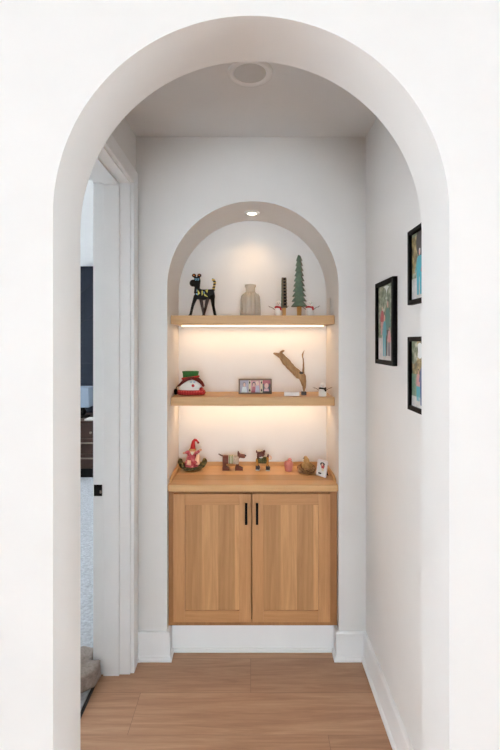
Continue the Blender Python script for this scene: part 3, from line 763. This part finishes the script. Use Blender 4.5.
for (x0, x1, bk, sh) in ((-0.079, -0.034, 'ph_lilac', [('e', 'ph_grey', 0.5, 0.66, 0.2, 0.2), ('e', 'ph_skin', 0.5, 0.62, 0.14, 0.16), ('p', 'ph_sky', [(0.3, 0.46), (0.7, 0.46), (0.85, 0), (0.15, 0)])]),
                         (-0.023, 0.027, 'ph_rose', [('e', 'ph_dark', 0.32, 0.68, 0.17, 0.19), ('e', 'ph_skin', 0.32, 0.63, 0.12, 0.15), ('p', 'ph_red', [(0.18, 0.46), (0.46, 0.46), (0.55, 0), (0.05, 0)]), ('e', 'ph_blond', 0.68, 0.74, 0.15, 0.17), ('e', 'ph_skin', 0.68, 0.71, 0.11, 0.13), ('p', 'ph_lilac', [(0.54, 0.56), (0.82, 0.56), (0.95, 0), (0.45, 0)])]),
                         (0.038, 0.079, 'ph_dark', [('r', 'ph_red', 0, 1, 0.72, 1), ('e', 'ph_red', 0.5, 0.6, 0.32, 0.24), ('e', 'ph_skin', 0.5, 0.54, 0.24, 0.22), ('p', 'ph_rose', [(0.25, 0.32), (0.75, 0.32), (0.85, 0.1), (0.15, 0.1)])])):
    o = print_mesh(x1-x0, Hh-2*b_, [('r', bk, 0, 1, 0, 1)], sh, 0.0036).build('photo_print', None, t); o.location = ((x0+x1)/2, 0, b_)

# driftwood
t = thing('driftwood_sculpture', 'forked driftwood branch mounted on a small dark block on the lower shelf', 'sculpture', (0.274, 2.245, U2))
k = 0.000714
def q(x, y, dpt=0.0): a = Z2(k, x, y, 278, 396); return (a[0], dpt, a[1])
MB().box(-0.0125, 0.0125, -0.0125, 0.0125, 0, 0.017).build('base_block', 'darkbase', t, bevel=0.002)
mb = MB()
mb.tube([q(279, 373), q(281, 340, 0.001), q(277, 305, 0.0), q(268, 268, -0.002), q(240, 250, -0.003), q(196, 210, 0.0), q(150, 158, 0.004), q(118, 122, 0.003), q(90, 108, 0), q(60, 97, -0.004)],
        [0.0042, 0.009, 0.015, 0.021, 0.021, 0.0185, 0.020, 0.0145, 0.0095, 0.0035], 12, sq=0.8)
mb.tube([q(150, 150, 0), q(118, 105, -0.002), q(112, 94, -0.003), q(126, 84, -0.003), q(140, 79, -0.003)], [0.012, 0.008, 0.0068, 0.006, 0.003], 10)
mb.tube([q(272, 275, 0.002), q(276, 225, 0.003), q(277, 170, 0.003), q(273, 130, 0.002), q(268, 106, 0.002)], [0.009, 0.0062, 0.0042, 0.0034, 0.0046], 10)
mb.tube([q(269, 112, 0.002), q(273, 95, 0.001), q(284, 78, 0.0)], [0.0046, 0.003, 0.0014], 8)
mb.tube([q(200, 235, -0.006), q(235, 258, -0.012), q(268, 300, -0.008), q(276, 330, -0.003)], [0.005, 0.007, 0.006, 0.003], 8)
mb.tube([q(120, 130, -0.006), q(160, 190, -0.010), q(200, 225, -0.012), q(244, 240, -0.010)], [0.004, 0.006, 0.006, 0.004], 8)
mb.build('branch', 'drift', t, remesh=0.0026, sm_iter=2, jitter=0.0022)
mb = MB(); mb.ball(q(258, 238, -0.017), (0.011, 0.004, 0.0065)); mb.build('knot_hole', 'darkbase', t, smooth='all')
t = tag(MB().box(-0.038, 0.038, -0.007, 0.007, 0, 0.019).build('name_block', 'matwhite', bevel=0.001), 'small low white plaque lying in front of the driftwood on the lower shelf', 'plaque')
t.location = (0.209, 2.205, U2)

# ------------------------------------------------------------------ ornaments, counter
U3 = 0.8105
t = thing('gnome_figurine', 'red-hatted gnome sitting in a leafy sleigh at the left end of the counter', 'figurine', (-0.301, 2.295, U3))
k = 0.000372
def q(x, y, dpt=0.0): a = Z2(k, x, y, 238, 505); return (a[0], dpt, a[1])
mb = MB()
mb.tube([q(52, 372), q(62, 392), q(95, 440), q(150, 470), q(238, 480), q(325, 470), q(378, 440), q(415, 396), q(428, 368)], [0.007, 0.013, 0.016, 0.0168, 0.0085+0.0005, 0.0168, 0.016, 0.013, 0.007], 12)
mb.tube([q(110, 462), q(238, 477), q(366, 462)], [0.012, 0.0100, 0.012], 12)
mb.ball((0, 0, 0.012), (0.050, 0.040, 0.0112)); mb.ball(q(72, 378), 0.013); mb.ball(q(410, 378), 0.014)
sl = mb.build('sleigh', 'wreath', t, remesh=0.0028, sm_iter=2, jitter=0.004)
zmin = min(v.co.z for v in sl.data.vertices)
for v in sl.data.vertices: v.co.z -= zmin
mb = MB(); mb.lathe([(0.001, 0.020), (0.036, 0.020), (0.038, 0.032), (0.030, 0.060), (0.021, 0.085), (0.013, 0.106), (0.001, 0.110)], n=20)
mb.v = [Vector((v.x-0.003, v.y*0.8, v.z)) for v in mb.v]
mb.tube([q(205, 255), q(170, 248), q(138, 262)], [0.010, 0.009, 0.007], 10); mb.tube([q(270, 255), q(312, 250), q(338, 232)], [0.010, 0.009, 0.007], 10)
mb.build('robe', 'pinkred', t, remesh=0.0028, sm_iter=2)
mb = MB(); mb.ball(q(243, 226, -0.004), (0.016, 0.015, 0.015)); hd = mb.build('head', 'skin', t, smooth='all')
MB().ball(q(244, 222, -0.020), 0.0042).build('nose', 'skin', hd, smooth='all')
mb = MB(); mb.prism([(q(222, 0)[0], q(0, 232)[2]), (q(268, 0)[0], q(0, 232)[2]), (q(262, 0)[0], q(0, 262)[2]), (q(245, 0)[0], q(0, 282)[2]), (q(228, 0)[0], q(0, 262)[2])], -0.024, -0.012); mb.build('beard', 'beard', t, remesh=0.002)
mb = MB(); mb.tube([q(243, 214), q(246, 180), q(250, 130), q(256, 98), q(272, 80), q(295, 82), q(318, 108)], [0.0155, 0.0128, 0.0098, 0.008, 0.0075, 0.006, 0.0035], 14)
ht = mb.build('hat', 'red', t, smooth='all'); MB().ball(q(321, 116), 0.0062).build('hat_tip', 'darkred', ht, smooth='all')
mb = MB(); n = 20; mb.tube([(q(243, 0)[0]+0.0155*math.cos(2*PI*i/n), 0.0150*math.sin(2*PI*i/n), q(0, 212)[2]) for i in range(n+1)], 0.0038, 8); mb.build('hat_trim', 'mustard', ht, smooth='all')
for ax, ay in ((124, 262), (352, 218)): MB().ball(q(ax, ay), (0.008, 0.006, 0.006)).build('hand', 'skin', t, smooth='all')
for (a, b2) in (((215, 385), (150, 372)), ((285, 385), (318, 360))):
    mb = MB(); mb.tube([q(*a, -0.022), q(*b2, -0.030)], [0.011, 0.009], 10); mb.build('leg', 'pinkred', t, smooth='all')
mb = MB(); mb.tube([q(325, 300, -0.014), q(318, 345, -0.020), q(316, 405, -0.022)], [0.011, 0.014, 0.013], 12); mb.ball(q(325, 298, -0.014), 0.011); mb.build('sack', 'peach', t, remesh=0.0025)
mb = MB(); mb.tube([q(205, 345, -0.026), q(196, 405, -0.028)], [0.009, 0.014], 12); mb.build('apron', 'peach', t, smooth='all')

# brown dog
t = thing('toy_dog', 'brown wooden toy dog with knitted middle, walking to the right, on the counter', 'figurine', (-0.0935, 2.305, U3))
k = 0.000625
def q(x, y, dpt=0.0): a = Z2(k, x, y, 140, 207); return (a[0], dpt, a[1])
def bx(mb, x0, x1, y0, y1, d0, d1, mat=None):
    a = q(x0, y1); b = q(x1, y0); return mb.box(a[0], b[0], d0, d1, a[2], b[2], mat)
bx(MB(), 60, 112, 88, 152, -0.016, 0.016).build('hind_body', 'toybrown', t, bevel=0.005)
bx(MB(), 110, 152, 88, 152, -0.015, 0.015).build('knitted_belly', 'toymid', t, bevel=0.003)
bx(MB(), 150, 197, 90, 156, -0.016, 0.016).build('chest', 'toylight', t, bevel=0.005)
for (xa, xb, f0, f1, ya) in ((62, 90, 60, 118, 140), (172, 196, 165, 230, 146)):
    for dd in (-0.014, 0.004):
        lg = bx(MB(), xa, xb, ya, 188, dd, dd+0.010).build('leg', 'toybrown', t, bevel=0.002)
        mb = MB(); a = q(f0, 207); b = q(f1, 178); mb.prism([(a[0], 0), (b[0], 0), (b[0], 0.009), ((a[0]+b[0])/2, b[2]), (a[0], b[2])], dd-0.002, dd+0.012); mb.build('paw', 'toybrown', lg, bevel=0.002)
mb = MB(); mb.prism([Z2(k, *p, 140, 207) for p in ((186, 100), (184, 62), (200, 66), (212, 78), (247, 82), (250, 100), (240, 106), (205, 102), (196, 112))], -0.011, 0.011); hd = mb.build('head', 'toybrown', t, bevel=0.003)
for dd in (-0.014, 0.009):
    MB().prism([Z2(k, *p, 140, 207) for p in ((186, 52), (194, 54), (204, 84), (192, 86))], dd, dd+0.005).build('ear', 'headbrown', hd, bevel=0.001)
MB().ball(q(250, 88, 0), (0.005, 0.006, 0.005)).build('nose', 'gloss_black', hd, smooth='all')
mb = MB(); mb.tube([q(68, 94), q(44, 84), q(26, 74)], [0.004, 0.0032, 0.0022], 8); mb.build('tail', 'headbrown', t, smooth='all')

# second dog in a sweater
t = thing('toy_dog', 'brown-headed toy dog in green sweater and dark boots, facing out, on the counter', 'figurine', (0.066, 2.303, U3), -0.12)
k = 0.000272
def q(x, y, dpt=0.0): a = Z2(k, x, y, 245, 482); return (a[0], dpt, a[1])
mb = MB(); mb.tube([q(135, 295), q(150, 294), q(245, 292), q(335, 290), q(352, 290)], [0.010, 0.0165, 0.018, 0.0165, 0.010], 14, sq=0.9); mb.build('body', 'olive', t, smooth='all')
mb = MB(); bx(mb, 118, 165, 268, 340, -0.0172, 0.0172); mb.build('collar', 'mustard', t, bevel=0.005)
mb = MB(); bx(mb, 318, 362, 225, 345, -0.0150, 0.0150); mb.build('hind_body', 'mustard', t, bevel=0.005)
for (xc) in (146, 342):
    for dd in (-0.012, 0.010):
        mb = MB(); mb.tube([q(xc, 320, dd), q(xc, 405, dd)], [0.0055, 0.0042], 10); lg = mb.build('leg', 'mustard', t, smooth=True)
        mb = MB(); a = q(xc-28, 462); b = q(xc+44, 392); mb.prism([(a[0], a[2]), (b[0], a[2]), (b[0], a[2]+0.006), ((a[0]+b[0])/2, b[2]), (a[0], b[2])], dd-0.006, dd+0.006); mb.build('boot', 'boot', lg, bevel=0.0015)
        mb = MB(); a = q(xc-30, 482); b = q(xc+47, 462); mb.box(a[0], b[0], dd-0.0068, dd+0.0068, 0, b[2]); mb.build('sole', 'white', lg, bevel=0.001)
mb = MB(); mb.ball(q(215, 165, -0.014), (0.021, 0.015, 0.016)); mb.ball(q(210, 195, -0.022), (0.014, 0.010, 0.010)); mb.tube([q(170, 240, -0.004), q(185, 190, -0.010)], [0.011, 0.013], 10)
hd = mb.build('head', 'headbrown', t, remesh=0.002)
MB().ball(q(222, 213, -0.026), (0.011, 0.007, 0.0052)).build('muzzle', 'white', hd, smooth='all')
MB().ball(q(212, 196, -0.033), 0.0034).build('nose', 'gloss_black', hd, smooth='all')
for (a, b2) in (((152, 140), (128, 100)), ((270, 130), (292, 92))):
    mb = MB(); mb.tube([q(*a, -0.012), q((a[0]+b2[0])/2, (a[1]+b2[1])/2-4, -0.012), q(*b2, -0.010)], [0.006, 0.0065, 0.002], 8, sq=0.6); mb.build('ear', 'headbrown', hd, smooth='all')
mb = MB(); mb.ball(q(185, 108, -0.012), (0.012, 0.010, 0.0045)); mb.build('cap', 'cream', hd, smooth='all')
mb = MB(); mb.tube([q(345, 235), q(352, 190, 0), q(345, 178, 0)], [0.006, 0.0045, 0.003], 8); mb.build('tail', 'headbrown', t, smooth='all')
mb = MB(); mb.tube([q(350, 232, 0), q(385, 205, 0.0), q(412, 232, 0), q(405, 270, 0), q(375, 275, 0), q(356, 262, 0)], [0.0022, 0.003, 0.0032, 0.003, 0.0028, 0.002], 8); mb.build('bow', 'peach', t, smooth='all')

# pink jar
t = thing('pink_jar', 'small pink ceramic jar with a knobbed lid on the counter', 'jar', (0.2005, 2.285, U3))
MB().lathe([(0.001, 0), (0.016, 0), (0.0185, 0.003), (0.0222, 0.030), (0.0228, 0.040), (0.0195, 0.045), (0.001, 0.046)], n=28, rib=14, amp=0.02).build('body', 'pink', t, smooth='all')
ld = MB().lathe([(0.001, 0.045), (0.0205, 0.045), (0.0195, 0.049), (0.010, 0.052), (0.001, 0.053)], n=28).build('lid', 'pink', t, smooth='all')
MB().ball((0.006, 0, 0.0585), (0.0098, 0.0098, 0.0085)).build('knob', 'pink', ld, smooth='all')

# nest with bird
t = thing('bird_nest', 'round woven brown nest on the counter beside the white photo frame', 'nest', (0.291, 2.262, U3))
n = 40
prof = [(0.001, 0), (0.030, 0), (0.040, 0.004), (0.0475, 0.016), (0.0485, 0.026), (0.047, 0.030), (0.042, 0.031), (0.036, 0.028), (0.031, 0.021), (0.024, 0.016), (0.001, 0.014)]
MB().lathe(prof, n=n).build('cup', 'nest', t, smooth='all', jitter=0.0012)
mb = MB(); random.seed(3)
for i in range(26):
    a = random.uniform(0, 2*PI); z = random.uniform(0.010, 0.034); r = 0.0485 if z > 0.015 else 0.0445; da = random.uniform(0.5, 1.1)
    mb.tube([((r+0.001*random.random())*math.cos(a+da*j/5), (r+0.001*random.random())*math.sin(a+da*j/5), z+0.004*math.sin(j+i)) for j in range(6)], 0.0013, 5)
mb.build('straw', 'drift', t, smooth='all'); t.children[-1]['kind'] = 'stuff'
t = thing('bird_figurine', 'tan bird figurine sitting in the woven nest with its head raised', 'figurine', (0.291, 2.262, U3+0.0145))
mb = MB(); mb.ball((0.002, 0, 0.021), (0.029, 0.019, 0.021)); mb.ball((-0.001, 0, 0.042), (0.016, 0.013, 0.020)); mb.ball((-0.005, 0, 0.060), (0.0105, 0.0098, 0.0098)); mb.tube([(0.015, 0, 0.025), (0.034, 0, 0.022)], [0.010, 0.004], 10, sq=0.7)
b = mb.build('body', 'birdtan', t, remesh=0.0022)
MB().tube([(-0.012, -0.004, 0.060), (-0.0215, -0.006, 0.058)], [0.0034, 0.0006], 8).build('beak', 'darkbase', t)
MB().ball((-0.0085, -0.0088, 0.063), 0.0015, n=8, m=6).build('eye', 'gloss_black', t)
mb = MB(); mb.ball((0.008, -0.0165, 0.024), (0.017, 0.004, 0.011)); mb.build('wing', 'birdtan', t, smooth='all')
# white frame
rz = -0.87
t = thing('photo_frame', 'small white photo frame leaning back at the right end of the counter', 'picture frame', (0.354, 2.190, U3+0.0008), rz, -0.20)
W, Hh, b_ = 0.060, 0.080, 0.0075
mb = MB(); mb.box(-W/2, -W/2+b_, -0.006, 0.004, 0, Hh); mb.box(W/2-b_, W/2, -0.006, 0.004, 0, Hh); mb.box(-W/2+b_, W/2-b_, -0.006, 0.004, 0, b_); mb.box(-W/2+b_, W/2-b_, -0.006, 0.004, Hh-b_, Hh); mb.box(-W/2+b_, W/2-b_, -0.001, 0.003, b_, Hh-b_)
mb.build('frame', 'paleframe', t, bevel=0.001)
o = print_mesh(W-2*b_, Hh-2*b_, [('r', 'ph_sky', 0, 1, 0, 1)], [('e', 'ph_dark', 0.5, 0.80, 0.34, 0.14), ('p', 'ph_red', [(0.3, 0.72), (0.85, 0.72), (0.75, 0.45), (0.45, 0.45)]), ('e', 'ph_skin', 0.5, 0.76, 0.13, 0.1), ('p', 'ph_blond', [(0.45, 0.5), (0.75, 0.5), (0.8, 0.3), (0.5, 0.3)]), ('p', 'ph_dark', [(0.08, 0.04), (0.5, 0.04), (0.5, 0.14), (0.1, 0.16)])], -0.0015).build('photo_print', None, t)
o.location = (0, 0, b_)
mb = MB(); mb.add([(-0.010, 0.004, 0.07), (0.010, 0.004, 0.07), (0.014, 0.036, 0.0072), (-0.014, 0.036, 0.0072), (-0.010, 0.006, 0.07), (0.010, 0.006, 0.07), (0.014, 0.038, 0.0078), (-0.014, 0.038, 0.0078)], [(0, 1, 2, 3), (7, 6, 5, 4), (0, 4, 5, 1), (1, 5, 6, 2), (2, 6, 7, 3), (3, 7, 4, 0)])
mb.build('easel_back', 'darkbase', t)

# ------------------------------------------------------------------ bedroom things
BF = 0.004
t = thing('dresser', 'dark walnut chest of drawers seen through the doorway against the navy wall', 'dresser', (-1.9, 4.75, BF))
MB().box(-0.75, 0.75, 0.02, 0.55, 0.10, 0.60).build('carcass', 'dresser', t, bevel=0.004)
MB().box(-0.77, 0.77, 0.0, 0.56, 0.60, 0.622).build('top', 'dresser', t, bevel=0.003)
MB().box(-0.73, 0.73, 0.05, 0.53, 0, 0.10).build('plinth', 'black', t)
for x0, x1 in ((-0.74, -0.005), (0.005, 0.74)):
    for i, (z0, z1) in enumerate(((0.11, 0.265), (0.275, 0.43), (0.44, 0.59))):
        dr = MB().box(x0, x1, 0.0, 0.02, z0, z1).build('drawer', 'dresser', t, bevel=0.003)
        if i < 2: MB().box(x0+0.06, x1-0.06, -0.018, 0.0, z1-0.05, z1-0.038).build('handle', 'brass', dr, bevel=0.002)
        else:
            for xx in (x0+0.18, x1-0.18): mb = MB(); mb.tube([(xx, 0, 0.50), (xx, -0.022, 0.50)], [0.008, 0.014], 12); mb.build('knob', 'brass', dr)
t = thing('table_lamp', 'lamp with square blue-grey shade and black base on the dark dresser', 'lamp', (-1.905, 5.00, BF+0.622))
MB().box(-0.07, 0.07, -0.06, 0.06, 0, 0.02).build('base', 'black', t, bevel=0.004)
mb = MB(); mb.tube([(0, 0, 0.02), (0, 0, 0.06), (0, 0, 0.10), (0, 0, 0.16)], [0.03, 0.05, 0.03, 0.012], 16); mb.build('stem', 'black', t, smooth='all')
mb = MB(); a, b2 = 0.105, 0.115; vs = []
for r, z in ((b2, 0.125), (a, 0.345)): vs += [(-r, -r, z), (r, -r, z), (r, r, z), (-r, r, z)]
mb.add(vs, [(0, 1, 5, 4), (1, 2, 6, 5), (2, 3, 7, 6), (3, 0, 4, 7), (4, 5, 6, 7), (3, 2, 1, 0)]); mb.build('lamp_shade', 'lampshade', t, bevel=0.008)
t = thing('bottle', 'small white bottle on the dark dresser to the right of the lamp', 'bottle', (-1.705, 4.86, BF+0.622+0.016))
MB().lathe([(0.001, 0), (0.022, 0), (0.023, 0.05), (0.014, 0.068), (0.011, 0.075), (0.001, 0.076)], n=20).build('body', 'white', t, smooth='all')
MB().lathe([(0.001, 0.075), (0.012, 0.075), (0.012, 0.092), (0.001, 0.093)], n=16).build('cap', 'white', t, smooth=True)
t = tag(MB().box(-0.10, 0.10, -0.07, 0.07, 0, 0.015).build('book', 'matwhite', bevel=0.002), 'thin white book lying flat on the dark dresser under the white bottle', 'book'); t.location = (-1.70, 4.85, BF+0.6225)
# pet bed in the doorway
t = thing('pet_bed', 'rumpled taupe fleece cushion lying on the carpet in the doorway', 'cushion', (-0.95, 2.05, BF))
pl = [(-0.652, 1.938), (-0.662, 1.872), (-0.72, 1.828), (-1.25, 1.78), (-1.30, 2.02), (-0.708, 2.02), (-0.706, 1.938)]
mb = MB(); n = len(pl); vs = [(x+0.95, y-2.05, z) for z in (0.004, 0.084) for x, y in pl]
mb.add(vs, [list(range(n)), list(range(2*n-1, n-1, -1))]+[(i, i+n, (i+1) % n+n, (i+1) % n) for i in range(n)])
o = mb.build('cushion', 'greyfabric', t, remesh=0.008, sm_iter=6)
for v in o.data.vertices:
    f = min(1, v.co.z/0.05)
    nv = mnoise.noise_vector(v.co*16)*0.011+mnoise.noise_vector(v.co*40)*0.006
    v.co += Vector((nv.x*0.4, nv.y, nv.z))*f
zmin = min(v.co.z for v in o.data.vertices)
for v in o.data.vertices: v.co.z -= zmin

# ------------------------------------------------------------------ lights
def area(name, loc, rot, sx, sy, energy, col):
    l = bpy.data.lights.new(name, 'AREA'); l.shape = 'RECTANGLE'; l.size = sx; l.size_y = sy; l.energy = energy; l.color = col
    o = bpy.data.objects.new(name, l); COL.objects.link(o); o.location = loc; o.rotation_euler = rot; return o
DAY = (0.83, 0.922, 1.0)
area('fill_back', (0, RY-0.25, 1.3), (PI/2, 0, 0), 3.2, 2.0, 140, DAY)          # fill lamps added outside the unseen back and side windows
area('fill_left', (-RX-0.25, 0.02, 1.6), (0, -PI/2, 0), 1.9, 1.85, 108, DAY)  # side pair added to brighten the arch jambs
area('fill_right', (RX+0.25, 0.02, 1.6), (0, PI/2, 0), 1.9, 1.85, 108, DAY)
area('bedroom_day_fill', (BX-0.3, 4.4, 1.5), (0, -PI/2, 0), 1.4, 1.3, 78, (0.84, 0.92, 1.0))
area('bedroom_day_fill', (BX-0.3, 2.1, 1.5), (0, -PI/2, 0), 1.4, 1.3, 55, (0.84, 0.92, 1.0))  # extra lamp at the nearer window, added to lift the hallway's right wall
for z in (1.568, 1.169):
    area('strip_lamp', (NC, YN-0.085, z-0.009), (0, 0, 0), 0.74, 0.012, 0.72, (1.0, 0.66, 0.36))
sl_ = bpy.data.lights.new('spot_lamp', 'SPOT'); sl_.energy = 4.2; sl_.color = (1.0, 0.66, 0.36); sl_.spot_size = math.radians(128); sl_.spot_blend = 1.0; sl_.shadow_soft_size = 0.02
so = bpy.data.objects.new('spot_lamp', sl_); COL.objects.link(so); so.location = (0.010, 2.235, 2.126)
w = bpy.data.worlds.new('World'); scene.world = w; w.use_nodes = True
bgn = w.node_tree.nodes['Background']; bgn.inputs[0].default_value = (0.80, 0.88, 1.0, 1); bgn.inputs[1].default_value = 0.8

# ------------------------------------------------------------------ camera
cam = bpy.data.cameras.new('camera'); camo = bpy.data.objects.new('camera', cam); COL.objects.link(camo)
camo.location = (0, 0, H); camo.rotation_euler = (PI/2, 0, 0)
cam.sensor_fit = 'VERTICAL'; cam.sensor_height = 36.0; cam.lens = 36.0*F/750.0
cam.shift_y = (HY-375.0)/750.0; cam.clip_start = 0.02
scene.camera = camo
vs_ = scene.view_settings
vs_.view_transform = 'Standard'; vs_.look = 'None'; vs_.gamma = 1.0; vs_.use_curve_mapping = False; vs_.exposure = 0.10
